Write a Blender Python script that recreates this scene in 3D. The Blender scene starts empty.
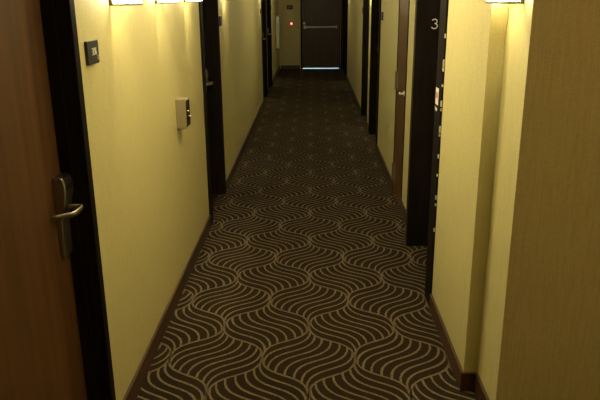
import bpy, bmesh, math, random
from mathutils import Vector, Matrix
random.seed(7)
scene = bpy.context.scene
col = scene.collection

# ------------------------------------------------------------------ dimensions
XL, XR = -0.765, 0.72           # faces of the long corridor walls
XP = 0.66                      # face of the thicker bit of wall on the right
Y_END = 15.7
CEIL = 2.44
CORNER = 2.22                  # where the right wall turns away
LOBBY_X, BACK_Y = 2.6, -1.6
HEAD = 2.10                    # door height
DL = 0.077                     # door leaf set back from the wall

# ------------------------------------------------------------------ materials
def srgb(r, g, b):
    f = lambda c: (c / 255) / 12.92 if c / 255 <= .04045 else ((c / 255 + .055) / 1.055) ** 2.4
    return (f(r), f(g), f(b), 1)

def new_mat(name):
    m = bpy.data.materials.new(name); m.use_nodes = True
    nt = m.node_tree
    return m, nt, nt.nodes['Principled BSDF']

def noise_mat(name, c1, c2, scale=(20, 20, 20), rough=.6, bump=0.0, detail=3, metallic=0.0, spec=.5, lo=.3, hi=.7):
    m, nt, b = new_mat(name)
    tc = nt.nodes.new('ShaderNodeTexCoord'); mp = nt.nodes.new('ShaderNodeMapping')
    mp.inputs['Scale'].default_value = scale
    nz = nt.nodes.new('ShaderNodeTexNoise'); nz.inputs['Scale'].default_value = 1; nz.inputs['Detail'].default_value = detail
    cr = nt.nodes.new('ShaderNodeValToRGB')
    cr.color_ramp.elements[0].position = lo; cr.color_ramp.elements[0].color = c1
    cr.color_ramp.elements[1].position = hi; cr.color_ramp.elements[1].color = c2
    nt.links.new(tc.outputs['Object'], mp.inputs['Vector']); nt.links.new(mp.outputs['Vector'], nz.inputs['Vector'])
    nt.links.new(nz.outputs['Fac'], cr.inputs['Fac']); nt.links.new(cr.outputs['Color'], b.inputs['Base Color'])
    b.inputs['Roughness'].default_value = rough; b.inputs['Metallic'].default_value = metallic
    b.inputs['Specular IOR Level'].default_value = spec
    if bump:
        bp = nt.nodes.new('ShaderNodeBump'); bp.inputs['Strength'].default_value = bump; bp.inputs['Distance'].default_value = .002
        nt.links.new(nz.outputs['Fac'], bp.inputs['Height']); nt.links.new(bp.outputs['Normal'], b.inputs['Normal'])
    return m

def lin(r, g, b): return (r, g, b, 1)
def wall_mat():
    # woven vinyl wall covering: fine vertical threads crossed by a faint weft
    m, nt, b = new_mat('wallcovering')
    tc = nt.nodes.new('ShaderNodeTexCoord')
    def nz(scale, detail=2):
        mp = nt.nodes.new('ShaderNodeMapping'); mp.inputs['Scale'].default_value = scale
        n = nt.nodes.new('ShaderNodeTexNoise'); n.inputs['Scale'].default_value = 1; n.inputs['Detail'].default_value = detail
        nt.links.new(tc.outputs['Object'], mp.inputs['Vector']); nt.links.new(mp.outputs['Vector'], n.inputs['Vector'])
        return n.outputs['Fac']
    a = nz((170, 170, 9)); c = nz((60, 60, 260)); 
    mx = nt.nodes.new('ShaderNodeMath'); mx.operation = 'ADD'
    nt.links.new(a, mx.inputs[0]); nt.links.new(c, mx.inputs[1])
    hf = nt.nodes.new('ShaderNodeMath'); hf.operation = 'MULTIPLY'; hf.inputs[1].default_value = .5
    nt.links.new(mx.outputs[0], hf.inputs[0])
    cr = nt.nodes.new('ShaderNodeValToRGB')
    cr.color_ramp.elements[0].position = .35; cr.color_ramp.elements[0].color = WALL_A
    cr.color_ramp.elements[1].position = .65; cr.color_ramp.elements[1].color = WALL_B
    nt.links.new(hf.outputs[0], cr.inputs['Fac']); nt.links.new(cr.outputs['Color'], b.inputs['Base Color'])
    bp = nt.nodes.new('ShaderNodeBump'); bp.inputs['Strength'].default_value = .25; bp.inputs['Distance'].default_value = .001
    nt.links.new(hf.outputs[0], bp.inputs['Height']); nt.links.new(bp.outputs['Normal'], b.inputs['Normal'])
    b.inputs['Roughness'].default_value = .62; b.inputs['Specular IOR Level'].default_value = .3
    return m

def emit_mat(name, color, strength):
    m, nt, b = new_mat(name)
    b.inputs['Base Color'].default_value = (.8, .8, .78, 1)
    b.inputs['Emission Color'].default_value = color; b.inputs['Emission Strength'].default_value = strength
    return m

WALL_A, WALL_B = lin(.50, .45, .205), lin(.61, .555, .265)
LAMP = (1.0, .84, .47)
M = {}
M['wall'] = wall_mat()
M['ceiling'] = noise_mat('ceiling_paint', lin(.55, .52, .42), lin(.62, .58, .48), (40, 40, 40), .9)
M['base'] = noise_mat('baseboard_wood', lin(.05, .024, .009), lin(.075, .037, .013), (40, 3, 40), .5)
M['black'] = noise_mat('black_painted_wood', lin(.009, .007, .006), lin(.015, .0115, .0095), (30, 30, 4), .65, .05, spec=.05)
M['wood'] = noise_mat('door_veneer', lin(.070, .031, .009), lin(.125, .057, .018), (26, 26, 1.6), .42, .05, detail=5)
M['darkwood'] = noise_mat('dark_door_veneer', lin(.042, .021, .011), lin(.066, .034, .019), (26, 26, 1.6), .5, .05, detail=5)
M['carpet'] = noise_mat('carpet_dark_pile', lin(.008, .0055, .003), lin(.034, .022, .0115), (330, 330, 330), .95, .6, spec=.1)
M['carpet_line'] = noise_mat('carpet_tan_pile', lin(.055, .043, .026), lin(.23, .185, .118), (330, 330, 330), .95, .6, spec=.1)
M['steel'] = noise_mat('satin_nickel', lin(.34, .31, .27), lin(.42, .39, .34), (60, 60, 300), .34, metallic=1)
M['bronze'] = noise_mat('dark_bronze_metal', lin(.10, .075, .05), lin(.14, .105, .07), (60, 60, 60), .4, metallic=.8)
M['black_plastic'] = noise_mat('black_plastic', lin(.008, .008, .008), lin(.014, .013, .012), (50, 50, 50), .4)
M['sign'] = noise_mat('sign_dark_brown', lin(.010, .008, .007), lin(.015, .012, .010), (50, 50, 50), .5)
M['sign_text'] = noise_mat('sign_pale_lettering', lin(.78, .78, .73), lin(.85, .85, .80), (50, 50, 50), .6)
M['beige_metal'] = noise_mat('beige_brushed_metal', lin(.25, .205, .115), lin(.31, .255, .145), (200, 200, 8), .45, metallic=.35)
M['dull_metal'] = noise_mat('dull_brown_metal', lin(.17, .13, .085), lin(.23, .18, .12), (60, 60, 60), .5, metallic=.4)
M['bright_metal'] = noise_mat('polished_metal', lin(.72, .70, .66), lin(.80, .78, .74), (60, 60, 60), .3, metallic=.5)
M['diffuser_dim'] = emit_mat('dimmer_glowing_diffuser', (1.0, .86, .55, 1), 11.0)
M['outlet_plastic'] = noise_mat('ivory_plastic', lin(.46, .42, .26), lin(.50, .46, .29), (40, 40, 40), .45)
M['white'] = noise_mat('white_enamel', lin(.72, .70, .62), lin(.78, .76, .68), (30, 30, 30), .5)
M['paper'] = noise_mat('sticker_paper', lin(.75, .72, .66), lin(.82, .79, .74), (60, 60, 60), .7)
M['red_ink'] = noise_mat('red_ink', lin(.55, .10, .05), lin(.65, .16, .08), (60, 60, 60), .7)
M['chip'] = noise_mat('bare_plaster', lin(.60, .56, .45), lin(.74, .70, .58), (90, 90, 90), .9)
M['concrete'] = noise_mat('landing_concrete', lin(.62, .64, .66), lin(.72, .74, .76), (20, 20, 20), .8)
M['diffuser'] = emit_mat('glowing_diffuser', (1.0, .90, .60, 1), 19.0)
M['fill_shade'] = emit_mat('fill_lamp_glass', (1.0, .86, .58, 1), 3.0)  # glow of the added fill lamps
M['red_glow'] = emit_mat('red_indicator', (1.0, .02, .03, 1), 1.2)
M['pink_glow'] = emit_mat('pink_indicator_core', (1.0, .35, .35, 1), 3.0)

# ------------------------------------------------------------------ mesh helpers
class MB:
    """collects shapes, each with a material slot, and links them as ONE object"""
    def __init__(s): s.bm = bmesh.new(); s.mats = []
    def slot(s, m):
        if m not in s.mats: s.mats.append(m)
        return s.mats.index(m)
    def box(s, x0, x1, y0, y1, z0, z1, m=None, bevel=0.0):
        r = bmesh.ops.create_cube(s.bm, size=1)
        vs = r['verts']
        bmesh.ops.scale(s.bm, vec=(x1 - x0, y1 - y0, z1 - z0), verts=vs)
        bmesh.ops.translate(s.bm, vec=((x0 + x1) / 2, (y0 + y1) / 2, (z0 + z1) / 2), verts=vs)
        fs = {f for v in vs for f in v.link_faces}
        if m: 
            for f in fs: f.material_index = s.slot(m)
        if bevel:
            es = list({e for v in vs for e in v.link_edges})
            bmesh.ops.bevel(s.bm, geom=es, offset=bevel, segments=2, affect='EDGES', profile=.5, material=-1)
        return s
    def cyl(s, p, q, r, seg=20, m=None, r2=None):
        p, q = Vector(p), Vector(q); d = q - p
        ret = bmesh.ops.create_cone(s.bm, cap_ends=True, segments=seg, radius1=r, radius2=r if r2 is None else r2, depth=d.length)
        rot = Vector((0, 0, 1)).rotation_difference(d.normalized()).to_matrix().to_4x4()
        bmesh.ops.transform(s.bm, matrix=Matrix.Translation((p + q) / 2) @ rot, verts=ret['verts'])
        if m:
            for f in {f for v in ret['verts'] for f in v.link_faces}: f.material_index = s.slot(m)
        return s
    def prism(s, pts, axis, a, b, m=None, bevel=0.0):
        """extrude a 2-D outline along 'x', 'y' or 'z' from a to b"""
        mk = {'x': lambda u, v, t: (t, u, v), 'y': lambda u, v, t: (u, t, v), 'z': lambda u, v, t: (u, v, t)}[axis]
        A = [s.bm.verts.new(mk(u, v, a)) for u, v in pts]; B = [s.bm.verts.new(mk(u, v, b)) for u, v in pts]
        fs = [s.bm.faces.new(A), s.bm.faces.new(B[::-1])]
        n = len(pts)
        for i in range(n): fs.append(s.bm.faces.new((A[i], B[i], B[(i + 1) % n], A[(i + 1) % n])))
        bmesh.ops.recalc_face_normals(s.bm, faces=fs)
        if m:
            for f in fs: f.material_index = s.slot(m)
        if bevel:
            bmesh.ops.bevel(s.bm, geom=list({e for f in fs for e in f.edges}), offset=bevel, segments=2, affect='EDGES', profile=.5, material=-1)
        return s
    def sweep(s, path, hw, hh, m=None, n=12, power=3.0):
        """rounded-rectangle tube along a path; hw across, hh up"""
        path = [Vector(p) for p in path]; rings = []
        for i, p in enumerate(path):
            t = (path[min(i + 1, len(path) - 1)] - path[max(i - 1, 0)]).normalized()
            up = Vector((0, 0, 1)) if abs(t.z) < .9 else Vector((1, 0, 0))
            sd = t.cross(up).normalized(); up = sd.cross(t).normalized(); ring = []
            for k in range(n):
                a = 2 * math.pi * k / n; c, q = math.cos(a), math.sin(a)
                f = lambda v: math.copysign(abs(v) ** (2 / power), v)
                ring.append(s.bm.verts.new(p + sd * hw * f(c) + up * hh * f(q)))
            rings.append(ring)
        fs = []
        for A, B in zip(rings, rings[1:]):
            for k in range(n): fs.append(s.bm.faces.new((A[k], A[(k + 1) % n], B[(k + 1) % n], B[k])))
        fs.append(s.bm.faces.new(rings[0][::-1])); fs.append(s.bm.faces.new(rings[-1]))
        bmesh.ops.recalc_face_normals(s.bm, faces=fs)
        for f in fs:
            f.smooth = True
            if m: f.material_index = s.slot(m)
        return s
    def build(s, name, mat=None, parent=None, loc=None):
        me = bpy.data.meshes.new(name); s.bm.to_mesh(me); s.bm.free()
        for m in (s.mats or [mat]): me.materials.append(M[m])
        o = bpy.data.objects.new(name, me); col.objects.link(o)
        if parent: o.parent = parent
        if loc: o.location = loc
        return o

def empty(name, loc, rz=0.0):
    o = bpy.data.objects.new(name, None); col.objects.link(o)
    o.empty_display_size = .1; o.location = loc; o.rotation_euler = (0, 0, rz)
    return o
def tag(o, label=None, cat=None, group=None, kind=None):
    if label: o['label'] = label
    if cat: o['category'] = cat
    if group: o['group'] = group
    if kind: o['kind'] = kind
    return o
def struct(o, label=None): return tag(o, label, kind='structure')
def text(name, s, size, mat, parent, mtx, spacing=1.0):
    cu = bpy.data.curves.new(name, 'FONT'); cu.body = s; cu.size = size; cu.extrude = .0008
    cu.align_x = 'CENTER'; cu.align_y = 'CENTER'; cu.space_character = spacing
    tmp = bpy.data.objects.new(name + '_tmp', cu)
    col.objects.link(tmp)
    dg = bpy.context.evaluated_depsgraph_get(); dg.update()
    me = bpy.data.meshes.new_from_object(tmp.evaluated_get(dg)); 
    bpy.data.objects.remove(tmp); bpy.data.curves.remove(cu)
    me.transform(mtx); me.materials.clear(); me.materials.append(M[mat]); me.name = name
    o = bpy.data.objects.new(name, me); col.objects.link(o); o.parent = parent
    return o

# ------------------------------------------------------------------ door openings (y0, y1) and casing width
LEFT = [(1.215, 2.13), (4.72, 5.48), (10.36, 11.22), (11.56, 12.58)]
CASE = .045
PORTAL = (3.445, 4.22)                       # thick-framed doorway on the right
CLOSET = (5.03, 5.55)                       # flush wooden door on the right
RIGHT = [(7.10, 8.06), (8.54, 9.38), (13.66, 14.5), (14.72, 15.5)]
END = (-.23, .65)

# ------------------------------------------------------------------ the shell
f = MB(); f.box(-1.0, LOBBY_X, BACK_Y, Y_END + .12, -.1, 0, 'carpet')
# woven pattern: lattice of leaf-shaped cells filled with S-curved stripes
A_, B_, CY0 = .443, .313, 2.45
T_, NB, LW = .62, 8, .0105
def bez(p0, p1, p2, p3, t):
    u = 1 - t
    return p0 * u**3 + p1 * 3 * u*u*t + p2 * 3 * u*t*t + p3 * t**3
li = f.slot('carpet_line')
def ribbon(pts):
    n = len(pts); L = []; R = []
    for i, p in enumerate(pts):
        t = (pts[min(i + 1, n - 1)] - pts[max(i - 1, 0)]).normalized(); nn = Vector((-t.y, t.x))
        w = LW / 2 * random.uniform(.85, 1.2)
        L.append(p + nn * w); R.append(p - nn * w)
    for i in range(n - 1):
        q = [L[i], L[i + 1], R[i + 1], R[i]]
        if any(v.x < -.84 or v.y > Y_END + .02 or v.y < BACK_Y + .02 for v in q): continue
        if any(v.x > (.86 if pts[i].y > CORNER else LOBBY_X - .02) for v in q): continue
        fc = f.bm.faces.new([f.bm.verts.new((v.x, v.y, .0012)) for v in q]); fc.material_index = li
        if fc.normal.z < 0: fc.normal_flip()
r0 = int((BACK_Y - CY0) / B_) - 1; r1 = int((Y_END - CY0) / B_) + 2
for r in range(r0, r1):
    odd = r % 2; cy = CY0 + r * B_; xo = -.013 + (A_ / 2 if odd else 0)
    for k in range(-3, 7):
        nx = xo + k * A_                               # left corner of the cell; cell centre is half a cell to the right
        cx = nx + A_ / 2
        if cx - A_ / 2 > (.9 if cy > CORNER + .4 else LOBBY_X): continue
        Lp = Vector((nx, cy)); sgn = 1 if odd else -1
        e1 = Vector((A_ / 2, sgn * B_)); e2 = Vector((A_ / 2, -sgn * B_))
        for j in range(NB + 1):
            # start of the stripe lies on the neighbour's edge curve, which is itself an S
            def S(t, s): return bez(Vector((0, 0)), Vector((0, s * T_ * B_)), Vector((A_ / 2, s * (B_ - T_ * B_))), Vector((A_ / 2, s * B_)), t)
            lo_, hi_ = 0.0, 1.0
            for _ in range(30):                        # even steps along the neighbour's edge
                t_ = (lo_ + hi_) / 2; q = S(t_, 1)
                if .62 * q.y / B_ + .38 * q.x / (A_ / 2) < j / NB: lo_ = t_
                else: hi_ = t_
            st = S(t_, -sgn)
            NS = 12
            # keep both end caps on the curved edges: the far cap is the same curve shifted by e1
            ribbon([Lp + st + S(i / NS, sgn) for i in range(NS + 1)])
floor = f.build('floor'); struct(floor, 'dark brown carpet with tan wavy leaf pattern')

c = MB(); c.box(-1.0, LOBBY_X + .15, BACK_Y - .15, Y_END + .12, CEIL, CEIL + .1)
struct(c.build('ceiling', 'ceiling'))

def wall_with_openings(x0, x1, y0, y1, ops, mb, head=HEAD):
    y = y0
    for a, b in ops:
        mb.box(x0, x1, y, a, 0, CEIL); mb.box(x0, x1, a, b, head, CEIL); y = b
    mb.box(x0, x1, y, y1, 0, CEIL)
PAD = .03
w = MB(); wall_with_openings(-.95, XL, BACK_Y, Y_END, [(a - PAD, b + PAD) for a, b in LEFT], w, HEAD + PAD)
struct(w.build('wall_left', 'wall'), 'yellow left corridor wall with black-framed doors')
w = MB(); wall_with_openings(XR, XR + .22, CORNER, Y_END, [(3.30, 4.27), (CLOSET[0] - .02, CLOSET[1] + .02)] + [(a - PAD, b + PAD) for a, b in RIGHT], w, HEAD + PAD)
w.box(XP, XR + .001, 2.5, 3.29, 0, CEIL)             # thicker part beside the portal
w.box(XP, XR + .001, 3.29, 4.26, HEAD + .1, CEIL)
struct(w.build('wall_right', 'wall'), 'yellow right corridor wall with doors and a shallow projecting part')
w = MB(); w.box(XR + .22, LOBBY_X, CORNER, CORNER + .15, 0, CEIL)
struct(w.build('wall_front', 'wall'), 'dim brown wall face at far right, facing the camera')
w = MB(); w.box(LOBBY_X, LOBBY_X + .15, BACK_Y, CORNER + .15, 0, CEIL); struct(w.build('wall_lobby', 'wall'))
w = MB(); w.box(-.95, LOBBY_X + .15, BACK_Y - .15, BACK_Y, 0, CEIL); struct(w.build('wall_back', 'wall'))
w = MB()
w.box(-.95, END[0] - .03, Y_END, Y_END + .12, 0, CEIL); w.box(END[1] + .06, XR + .25, Y_END, Y_END + .12, 0, CEIL)
w.box(END[0] - .03, END[1] + .03, Y_END, Y_END + .12, HEAD + PAD, CEIL)
struct(w.build('wall_end', 'wall'), 'dim wall closing the far end of the corridor')

# baseboards: flat brown boards with a rounded top
BH, BT = .09, .012
def base_run(mb, axis, face, a, b, sgn):
    lo, hi = sorted((face - sgn * .002, face + sgn * BT))
    if axis == 'y': mb.box(lo, hi, a, b, 0.0, BH, bevel=.002)
    else: mb.box(a, b, lo, hi, 0.0, BH, bevel=.002)
b = MB(); y = BACK_Y
for a, e in LEFT: base_run(b, 'y', XL, y, a - CASE, 1); y = e + CASE
base_run(b, 'y', XL, y, Y_END, 1); struct(b.build('baseboard_left', 'base'))
b = MB(); base_run(b, 'y', XR, CORNER - BT, 2.5 - BT, -1); base_run(b, 'y', XP, 2.5 - BT, 3.28, -1); base_run(b, 'x', 2.5, XP - BT, XR, -1)
y = 4.30
for a, e in [(CLOSET[0] + .03, CLOSET[1] - .03)] + RIGHT: base_run(b, 'y', XR, y, a - CASE, -1); y = e + CASE
base_run(b, 'y', XR, y, Y_END, -1)
struct(b.build('baseboard_right', 'base'))
b = MB(); base_run(b, 'x', CORNER, XR, LOBBY_X, -1); struct(b.build('baseboard_front', 'base'))
b = MB(); base_run(b, 'x', Y_END, -.735, END[0] - .05, -1); struct(b.build('baseboard_end', 'base'))

# ------------------------------------------------------------------ guest-room doors
def card_lock(parent, y, x):
    """card lock with a return lever, on a leaf facing +x, centred at y"""
    pts = [(0, .808), (.014, .808), (.016, .90), (.020, .965), (.031, .985), (.039, 1.03), (.040, 1.06), (.034, 1.085), (.026, 1.09), (0, 1.09)]
    o = MB().prism([(x + u, v) for u, v in pts], 'y', y - .040, y + .037, bevel=.003).build('card_lock', 'steel', parent)
    o['label'] = 'satin nickel card lock with lever'
    sl = MB(); sl.prism([(x + u, v) for u, v in [(.030, 1.045), (.0415, 1.045), (.0415, 1.062), (.036, 1.087), (.026, 1.092), (.024, 1.088)]], 'y', y - .026, y + .032)
    sl.build('card_slot', 'black_plastic', o)['label'] = 'black card slot'
    lv = MB(); z = .978
    lv.cyl((x + .012, y + .008, z), (x + .024, y + .008, z), .026, 24)
    yy = y + .008
    path = [(x + .015, yy, z), (x + .055, yy, z), (x + .067, yy - .001, z), (x + .073, yy - .006, z), (x + .075, yy - .018, z - .001), (x + .073, yy - .060, z - .002),
            (x + .067, yy - .078, z - .002), (x + .054, yy - .092, z - .001), (x + .032, yy - .112, z), (x + .016, yy - .124, z)]
    lv.sweep(path, .005, .0095)
    lv.build('lever', 'steel', o)['label'] = 'satin nickel lever turned back to the door'
    return o

def room_door(n, loc, rz, wdt, lock_y, label, leaf='darkwood', depth=DL, near=CASE):
    """local frame: wall face at x=0, corridor towards +x, opening from y=0 to wdt"""
    d = empty(f'door_{n}', loc, rz); struct(d, label); d['group'] = 'guest room doors'
    j = MB()
    for s, e in ((0, -1), (wdt, 1)):                      # two jambs, each with a stop and a flat casing
        a, b = sorted((s, s + e * .03)); j.box(-.2, 0, a, b, 0, HEAD + .03)
        a, b = sorted((s, s - e * .012)); j.box(-depth, -.038, a, b, 0, HEAD)
        cw = near if e == -1 else CASE
        a, b = sorted((s, s + e * cw)); j.box(0, .012, a, b, 0, HEAD + CASE, bevel=.003)
    j.box(-.2, 0, 0, wdt, HEAD, HEAD + .03); j.box(-depth, -.038, 0, wdt, HEAD - .012, HEAD); j.box(0, .012, 0, wdt, HEAD, HEAD + CASE, bevel=.003)
    j.build('door_frame', 'black', d)['label'] = 'black painted door frame'
    lf = MB().box(-depth - .045, -depth, .003, wdt - .003, .008, HEAD - .003, bevel=.002).build('door_leaf', leaf, d)
    lf['label'] = 'brown wood veneer door leaf' if leaf == 'wood' else 'dark wood door leaf'
    card_lock(d, lock_y, -depth)
    hy = .006 if lock_y > wdt / 2 else wdt - .006
    for z in (.25, 1.05, 1.85):
        MB().cyl((-depth + .004, hy, z - .05), (-depth + .004, hy, z + .05), .007, 12).build('hinge', 'bronze', d)
    return d

where = ['nearest brown wooden door on the left, cropped by the picture edge, below the 306 sign',
         'second door on the left, deep in its black frame just past the wall-mounted metal box',
         'third door along the left wall, nearer of the two side by side far down',
         'fourth door along the left wall, further of the two side by side, just before the white cabinet']
for i, (a, e) in enumerate(LEFT):
    room_door(i + 1, (XL, a, 0), 0, e - a, e - a - (.10 if i == 1 else .052), where[i], 'wood' if i == 0 else 'darkwood', depth=.115 if i == 1 else DL, near=(.09 if i == 1 else CASE))
where = ['black-framed door on the right just past the narrow wooden door, nearer of a pair',
         'black-framed door on the right, further of the pair beside the lit wall light',
         'black-framed door on the far right, first of two before the end door',
         'last black-framed door on the right, against the end wall']
for i, (a, e) in enumerate(RIGHT):
    room_door(i + 5, (XR, e, 0), math.pi, e - a, e - a - .066, where[i])

# flush wooden door, hinged on its far edge
d = empty('door_9', (XR, CLOSET[0], 0)); struct(d, 'narrow flush brown wooden door on the right with exposed hinges, between yellow wall strips')
wd = CLOSET[1] - CLOSET[0]
fr = MB(); fr.box(-.006, .1, -.02, -.002, 0, HEAD + .03); fr.box(-.006, .1, wd + .002, wd + .035, 0, HEAD + .03); fr.box(-.006, .1, -.02, wd + .035, HEAD + .002, HEAD + .03)
fr.build('door_frame', 'black', d)['label'] = 'thin black frame round the wooden door'
MB().box(-.004, .04, 0, wd, .008, HEAD, bevel=.002).build('door_leaf', 'wood', d)['label'] = 'brown wood veneer door leaf'
for z in (.18, .97, 1.85):
    h = MB(); h.cyl((-.012, wd + .004, z - .075), (-.012, wd + .004, z + .075), .009, 14); h.box(-.007, -.003, wd - .10, wd + .03, z - .07, z + .07)
    h.build('hinge', 'dull_metal', d)['label'] = 'dull brown metal hinge on the far edge'
k = MB(); k.cyl((-.004, .05, .925), (-.010, .05, .925), .024, 20); k.cyl((-.01, .05, .925), (-.036, .05, .925), .009, 14)
k.sweep([(-.036, .042, .925), (-.038, .055, .925), (-.038, .075, .924), (-.036, .088, .921)], .007, .011)
k.build('handle', 'bright_metal', d)['label'] = 'small bright metal handle'

# thick black portal with the numeral 3 on its inner side
d = empty('door_10', (XP, PORTAL[0], 0)); struct(d, 'deep black doorway on the near right with a pale numeral 3 inside')
pw = PORTAL[1] - PORTAL[0]
p = MB()
p.box(-.010, .03, -.16, 0, 0, HEAD + .1, bevel=.004)               # broad near board, on the wall face
p.box(.03, .30, -.04, 0, 0, HEAD + .1)                               # near return
p.box(-.010, .30, pw, pw + .045, 0, HEAD + .1, bevel=.004)           # far side, faces back along the corridor
p.box(-.010, .30, 0, pw, HEAD, HEAD + .1, bevel=.003)
pf = p.build('door_frame', 'black', d); pf['label'] = 'broad black door frame with a chipped outer edge'
MB().box(-.016, -.004, pw + .0005, pw + .022, 0, HEAD, bevel=.003).build('edge_strip', 'bronze', d)['label'] = 'thin lighter strip down the far frame edge'
MB().box(.17, .215, .003, pw - .003, .008, HEAD - .003, bevel=.002).build('door_leaf', 'black', d)['label'] = 'black door leaf set deep in the frame'
nm = MB(); path = []                                               # a thin round-topped 3, drawn as one stroke
cx, cz, yy = .766 - XP, 1.480, pw - .0008
for q in range(11):
    a = math.radians(160 - q * 25); path.append((cx + .0155 * math.cos(a), yy, cz + .0135 + .0135 * math.sin(a)))
for q in range(11):
    a = math.radians(78 - q * 23.8); path.append((cx + .0185 * math.cos(a), yy, cz - .0145 + .0155 * math.sin(a)))
nm.sweep(path, .0032, .0032, n=8, power=2)
nm.build('numeral', 'sign_text', d)['label'] = 'pale numeral 3'
ch = MB()
rnd = random.Random(3)
for (z, hgt, dep) in [(1.33, .05, .014), (1.30, .03, .02), (1.22, .016, .010), (1.13, .045, .022), (1.10, .02, .013), (1.00, .05, .02), (.97, .02, .012), (.86, .03, .010), (.76, .02, .012), (.64, .035, .014), (.60, .02, .009), (.46, .03, .010), (1.46, .03, .008)]:
    n = 7; pts = []
    for q in range(n):
        t = q / (n - 1); pts.append((-.161 + dep * .45 * math.sin(math.pi * t) * rnd.uniform(.6, 1.1), z + .7 * hgt * (t - .5)))
    pts += [(-.1625, z + .35 * hgt), (-.1625, z - .35 * hgt)]
    ch.prism(pts, 'x', -.0112, -.004)
ch.build('paint_chip', 'chip', d)['label'] = 'pale chips along the broken frame edge'
# sticker on the frame face
s = empty('sticker', (XP - .0105, 3.392, 1.11)); tag(s, 'small white and red sticker on the broad black frame of the near right doorway', 'sticker')
MB().box(-.0008, .0002, -.038, .038, 0, .085).build('paper', 'paper', s)
MB().box(-.0013, -.0006, -.016, .024, .032, .062).build('printed_mark', 'red_ink', s)['label'] = 'faded red printed mark'
s2 = empty('sticker', (XP - .0105, 3.40, 1.075)); tag(s2, 'torn pale scrap on the black frame just under the white and red sticker', 'sticker scrap')
MB().prism([(-.03, .012), (-.012, .02), (.01, .014), (.03, .022), (.026, .004), (.004, 0), (-.02, .002)], 'x', -.0008, .0002).build('scrap', 'paper', s2)

# ------------------------------------------------------------------ end door
d = empty('door_11', ((END[0] + END[1]) / 2, Y_END, 0)); struct(d, 'dark wooden exit door with a push bar closing the far end of the corridor')
hw = (END[1] - END[0]) / 2
fr = MB()
for s in (-1, 1):
    a, b = sorted((s * hw, s * (hw + (.03 if s < 0 else .06)))); fr.box(a, b, -.012, .12, 0, HEAD + .03)
fr.box(-hw, hw, -.012, .12, HEAD, HEAD + .03)
for s in (-1, 1):
    a, b = sorted((s * hw, s * (hw - .016))); fr.box(a, b, .051, .07, 0, HEAD)
fr.box(-hw, hw, .051, .07, HEAD - .016, HEAD)
fr.build('door_frame', 'black', d)['label'] = 'black door frame'
MB().box(-hw + .001, hw - .001, .004, .049, .024, HEAD - .001, bevel=.001).build('door_leaf', 'darkwood', d)['label'] = 'dark brown wood door leaf with a gap under it'
MB().box(hw + .012, hw + .03, -.018, -.010, 0, HEAD, bevel=.002).build('edge_strip', 'dull_metal', d)['label'] = 'pale metal strip down the right jamb'
pb = MB()
pb.box(-hw + .06, hw - .07, -.05, .004, .944, .977, bevel=.006); pb.box(-hw + .04, -hw + .10, -.065, .004, .925, .995, bevel=.008); pb.box(hw - .10, hw - .06, -.055, .004, .93, .99, bevel=.008)
pb.build('push_bar', 'steel', d)['label'] = 'satin steel push bar'
kc = MB(); kc.cyl((-hw + .055, -.02, 1.045), (-hw + .055, .004, 1.045), .03, 20); kc.build('lock_cylinder', 'steel', d)
# what lies behind the end door: a bright landing
o = MB(); o.box(-.95, .97, Y_END + .12, Y_END + 2.4, -.1, 0); struct(o.build('floor_landing', 'concrete'))
o = MB(); o.box(-.95, -.9, Y_END + .12, Y_END + 2.4, 0, CEIL); o.box(.92, .97, Y_END + .12, Y_END + 2.4, 0, CEIL); o.box(-.95, .97, Y_END + 2.4, Y_END + 2.5, -.1, CEIL)
o.box(-.95, .97, Y_END + .12, Y_END + 2.4, CEIL, CEIL + .1)
struct(o.build('wall_landing', 'white'))
tr = MB(); tr.box(END[0], END[1], Y_END - .005, Y_END + .125, 0, .006, bevel=.002); struct(tr.build('trim_1', 'steel'), 'metal threshold under the end door')

# ------------------------------------------------------------------ wall lights
SL, SD, SZ0, SZ1 = .165, .085, 1.62, 1.93
LY = .035                                   # the bulb sits towards the near end
def make_sconce():
    """local frame: wall at x=0, projecting to +x, near end at y=0, height as built"""
    r = empty('wall_light', (0, 0, 0))
    h = SZ1 - SZ0
    MB().box(0, .006, .002, SL - .002, .01, h - .01, bevel=.002).build('back_plate', 'bronze', r)
    dm = MB()                                       # U-shaped glowing shade, open below and above
    t = .004; x0 = .006
    dm.box(x0, SD, .003, .003 + t, .006, h - .006); dm.box(x0, SD, SL - .003 - t, SL - .003, .006, h - .006); dm.box(SD - t, SD, .003 + t, SL - .003 - t, .006, h - .006)
    for fc in dm.bm.faces:                          # the inside of the shade is plain white
        cf = fc.calc_center_median(); nf = fc.normal; inner = Vector((x0 + (SD - x0) * .4, SL / 2, h / 2)) - cf
        inner.z = 0
        fc.material_index = dm.slot('white') if abs(nf.z) < .5 and nf.dot(inner) > 0 else dm.slot('diffuser')
    dm.build('shade', 'diffuser', r)['label'] = 'glowing white shade'
    fm = MB()
    for z in (0, h - .007):                         # rim round the open ends
        fm.box(0, SD + .004, 0, .006, z, z + .007); fm.box(0, SD + .004, SL - .006, SL, z, z + .007); fm.box(SD - .002, SD + .004, .006, SL - .006, z, z + .007)
    for y0 in (-.001, SL - .011): fm.box(0, .013, y0, y0 + .012, 0, h)      # uprights against the wall
    fm.build('trim_frame', 'bronze', r)['label'] = 'dark bronze rim and uprights'
    bl = MB(); bmesh.ops.create_uvsphere(bl.bm, u_segments=12, v_segments=8, radius=.012); bmesh.ops.translate(bl.bm, vec=(.045, 0, .235), verts=bl.bm.verts[:])
    bl.cyl((.006, 0, .235), (.036, 0, .235), .008, 12)
    bl.build('lamp_holder', 'white', r).location = (0, LY, 0)
    return r
proto = make_sconce()
def copy_tree(o, parent=None):
    c = o.copy(); col.objects.link(c)
    if parent: c.parent = parent
    for k in list(o.children): copy_tree(k, c)
    return c
BULB = 13.0
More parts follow.
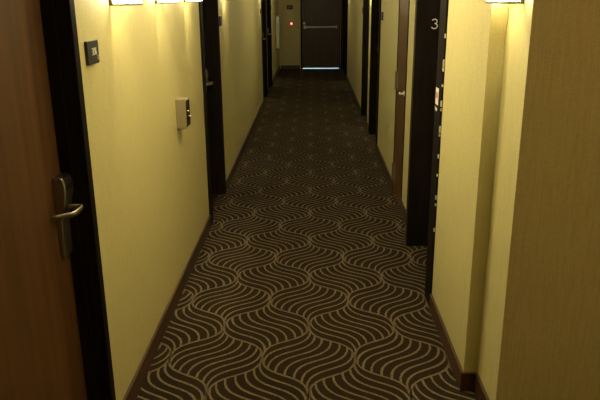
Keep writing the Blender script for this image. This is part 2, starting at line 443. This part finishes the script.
spots = [('L', 2.585, 'glowing wall light nearest on the left wall, right of the 306 sign'),
         ('L', 3.345, 'glowing wall light on the left, second of three in a row, before the metal box'),
         ('L', 4.10, 'glowing wall light on the left, third in the row, just before the second door'),
         ('L', 5.90, 'glowing wall light on the left wall just past the second door'),
         ('L', 10.0, 'wall light high on the left just before the far pair of doors'),
         ('L', 12.74, 'wall light high on the left past the far pair of doors, near the white cabinet'),
         ('R', 2.315, 'large glowing wall light on the near right, in the corner beside the dim wall'),
         ('R', 8.22, 'wall light on the right between the two black-framed doors'),
         ('R', 13.05, 'wall light on the far right just before the last pair of doors')]
for i, (side, y, lab) in enumerate(spots):
    o = proto if i == 0 else copy_tree(proto)
    if side == 'L': o.location = (XL, y, SZ0)
    else: o.location = (XR, y + SL, SZ0); o.rotation_euler = (0, 0, math.pi)
    if side == 'R':
        for k in o.children:
            if k.name.startswith('lamp_holder'): k.location = (0, LY, 0)
    if y > 9:                                       # the far fittings burn dimmer
        for k in o.children:
            if k.name.startswith('shade'):
                k.data = k.data.copy()
                for q, mm in enumerate(k.data.materials):
                    if mm == M['diffuser']: k.data.materials[q] = M['diffuser_dim']
    tag(o, lab, 'wall light', 'wall lights along the corridor')
    la = bpy.data.lights.new('bulb_light', 'POINT'); la.energy = BULB; la.color = LAMP; la.shadow_soft_size = .013
    lo = bpy.data.objects.new('bulb_light', la); col.objects.link(lo)
    sx = 1 if side == 'L' else -1
    lo.location = (o.location.x + sx * .045, y + (LY if side == 'L' else SL - LY), SZ0 + .205)

# ------------------------------------------------------------------ room signs
def sign(side, y, z0, label, digits=None, wd=.118, ht=.08):
    r = empty('room_sign', (XL if side == 'L' else XR, y, z0), 0 if side == 'L' else math.pi)
    tag(r, label, 'sign', 'dark room signs')
    MB().box(0, .011, -wd / 2, wd / 2, 0, ht, bevel=.002).build('plaque', 'sign', r)
    if digits:
        mt = Matrix.Translation((.0112, .008, ht * .52)) @ Matrix.Rotation(math.pi / 2, 4, 'Z') @ Matrix.Rotation(math.pi / 2, 4, 'X')
        text('room_number', digits, .036, 'sign_text', r, mt)['label'] = 'pale number 306'
        dt = MB()
        for a in range(2):
            for b in range(3): dt.cyl((.0108, .038 + a * .007, .014 + b * .006), (.0122, .038 + a * .007, .014 + b * .006), .0016, 8)
        dt.build('raised_dots', 'sign_text', r)['label'] = 'small pale raised dots'
    return r
sign('L', 2.315, 1.428, 'dark square sign reading 306 on the left wall beside the nearest door', '306')
sign('L', 5.67, 1.415, 'small dark sign on the left wall right after the second door')
sign('L', 10.17, 1.395, 'small dark sign on the left wall before the far pair of doors')
sign('L', 12.76, 1.41, 'small dark sign on the left wall past the far pair of doors')
sign('R', 6.88, 1.41, 'small dark sign on the right wall before the nearer black-framed door')
sign('R', 9.54, 1.41, 'small dark sign on the right wall past the pair of black-framed doors')
sign('R', 13.5, 1.41, 'small dark sign on the right wall before the last pair of doors')
s = empty('wall_plaque', (-.505, Y_END, 1.355)); tag(s, 'dark rectangular plaque on the end wall above the red light', 'sign')
MB().box(-.07, .07, -.014, 0, 0, .095, bevel=.002).build('plaque', 'sign', s)
MB().box(-.04, .04, -.016, -.013, .028, .066).build('insert', 'bronze', s)['label'] = 'lighter brown insert'
s = empty('indicator_light', (-.475, Y_END + .002, 1.04)); tag(s, 'small round red glowing light on the end wall left of the exit door', 'indicator light')
MB().cyl((0, 0, 0), (0, -.012, 0), .05, 24).build('housing', 'sign', s)
MB().cyl((0, -.012, 0), (0, -.020, 0), .034, 24, r2=.028).build('lens', 'red_glow', s)['label'] = 'glowing red lens'
MB().cyl((.004, -.020, .004), (.004, -.024, .004), .014, 16, r2=.010).build('core', 'pink_glow', s)['label'] = 'brighter pink centre'

# outlet low on the right wall
s = empty('wall_outlet', (XR, 6.02, .40), math.pi); tag(s, 'pale electrical outlet low on the right wall before the narrow wooden door', 'outlet')
MB().box(0, .006, -.036, .036, 0, .115, bevel=.002).build('cover_plate', 'outlet_plastic', s)
for z in (.022, .065):
    MB().box(.0055, .0085, -.017, .017, z, z + .030, bevel=.002).build('socket', 'outlet_plastic', s)
    q = MB()
    for yy in (-.007, .007): q.box(.008, .0088, yy - .0015, yy + .0015, z + .012, z + .024)
    q.build('slot', 'black_plastic', s)['label'] = 'dark socket slots'

# ------------------------------------------------------------------ box on the left wall
s = empty('wall_box', (XL, 3.67, .93)); tag(s, 'beige metal box with dark front mounted on the left wall under the wall lights', 'wall box')
MB().prism([(0, 0), (.050, 0), (.058, .010), (.058, .158), (.052, .168), (0, .168)], 'y', 0, .105, bevel=.001).build('body', 'beige_metal', s)
MB().box(.0575, .062, .004, .101, .012, .160, bevel=.001).build('front_panel', 'black_plastic', s)['label'] = 'dark front panel'
for (y, z, r_) in [(.03, .098, .008), (.07, .062, .008)]:
    MB().cyl((.061, y, z), (.072, y, z), r_, 16, r2=r_ * .8).build('knob', 'steel', s)['label'] = 'small bright knob'
MB().box(.050, .063, .002, .022, .160, .170, bevel=.002).build('latch', 'steel', s)['label'] = 'bright latch at the top edge'

# white cabinet by the end wall
s = empty('wall_cabinet', (XL, 14.5, .57)); tag(s, 'shallow white cabinet on the far left wall beside the end wall', 'cabinet')
MB().box(0, .06, 0, .42, 0, .67, bevel=.004).build('body', 'white', s)
MB().box(.06, .066, .01, .41, .01, .66, bevel=.002).build('door', 'white', s)
MB().box(.066, .076, .03, .045, .30, .38, bevel=.002).build('handle', 'steel', s)

# ------------------------------------------------------------------ daylight on the landing behind the end door
la = bpy.data.lights.new('landing_daylight', 'AREA'); la.energy = 60; la.color = (.42, .70, 1.0); la.size = 1.2
lo = bpy.data.objects.new('landing_daylight', la); col.objects.link(lo); lo.location = (.1, Y_END + 1.1, 2.3)

wd_ = bpy.data.worlds.new('World'); scene.world = wd_; wd_.use_nodes = True
wd_.node_tree.nodes['Background'].inputs[0].default_value = (.02, .018, .015, 1)

# ------------------------------------------------------------------ added fill lamps on the ceiling, out of view
def fill_lamp(x, y, power, label, color=(1, .81, .45)):
    r = empty('fill_light', (x, y, CEIL)); tag(r, label, 'ceiling light', 'added fill lights')
    MB().cyl((0, 0, 0), (0, 0, -.02), .17, 32).build('base_ring', 'bronze', r)
    MB().cyl((0, 0, -.02), (0, 0, -.07), .155, 32, r2=.11).build('shade', 'fill_shade', r)
    la = bpy.data.lights.new('fill_glow', 'POINT'); la.energy = power; la.color = color; la.shadow_soft_size = .12
    lo = bpy.data.objects.new('fill_glow', la); col.objects.link(lo); lo.location = (x, y, CEIL - .22)
fill_lamp(1.1, .2, 14, 'added unseen round fill light over the lobby behind the viewer', (1, .63, .28))  # added to brighten the wall face at far right
fill_lamp(0, 3.2, 22, 'added unseen round fill light over the near part of the corridor')  # added to even out the light on the near walls and carpet
fill_lamp(0, 8.6, 7, 'added unseen round fill light over the middle of the corridor')  # added to lift the carpet and walls further down

# ------------------------------------------------------------------ camera
cam = bpy.data.cameras.new('Camera'); co = bpy.data.objects.new('Camera', cam); col.objects.link(co)
F = 655.0; P = math.atan(204 / F); ROLL = .0075; yaw = math.atan((12 + 204 * ROLL) / (F / math.cos(P)))
cam.sensor_width = 36; cam.lens = F / 600 * 36; cam.clip_start = .02
co.location = (.006, 0, 1.65)
co.rotation_euler = (Matrix.Rotation(yaw, 3, 'Z') @ Matrix.Rotation(math.pi / 2 - P, 3, 'X') @ Matrix.Rotation(-ROLL, 3, 'Z')).to_euler()
scene.camera = co
vs = scene.view_settings
scene.display_settings.display_device = 'sRGB'
vs.view_transform = 'Standard'; vs.look = 'None'; vs.gamma = 1; vs.exposure = 0.52; vs.use_curve_mapping = False
scene.cycles.max_bounces = 8; scene.cycles.diffuse_bounces = 6
scene.cycles.use_denoising = True
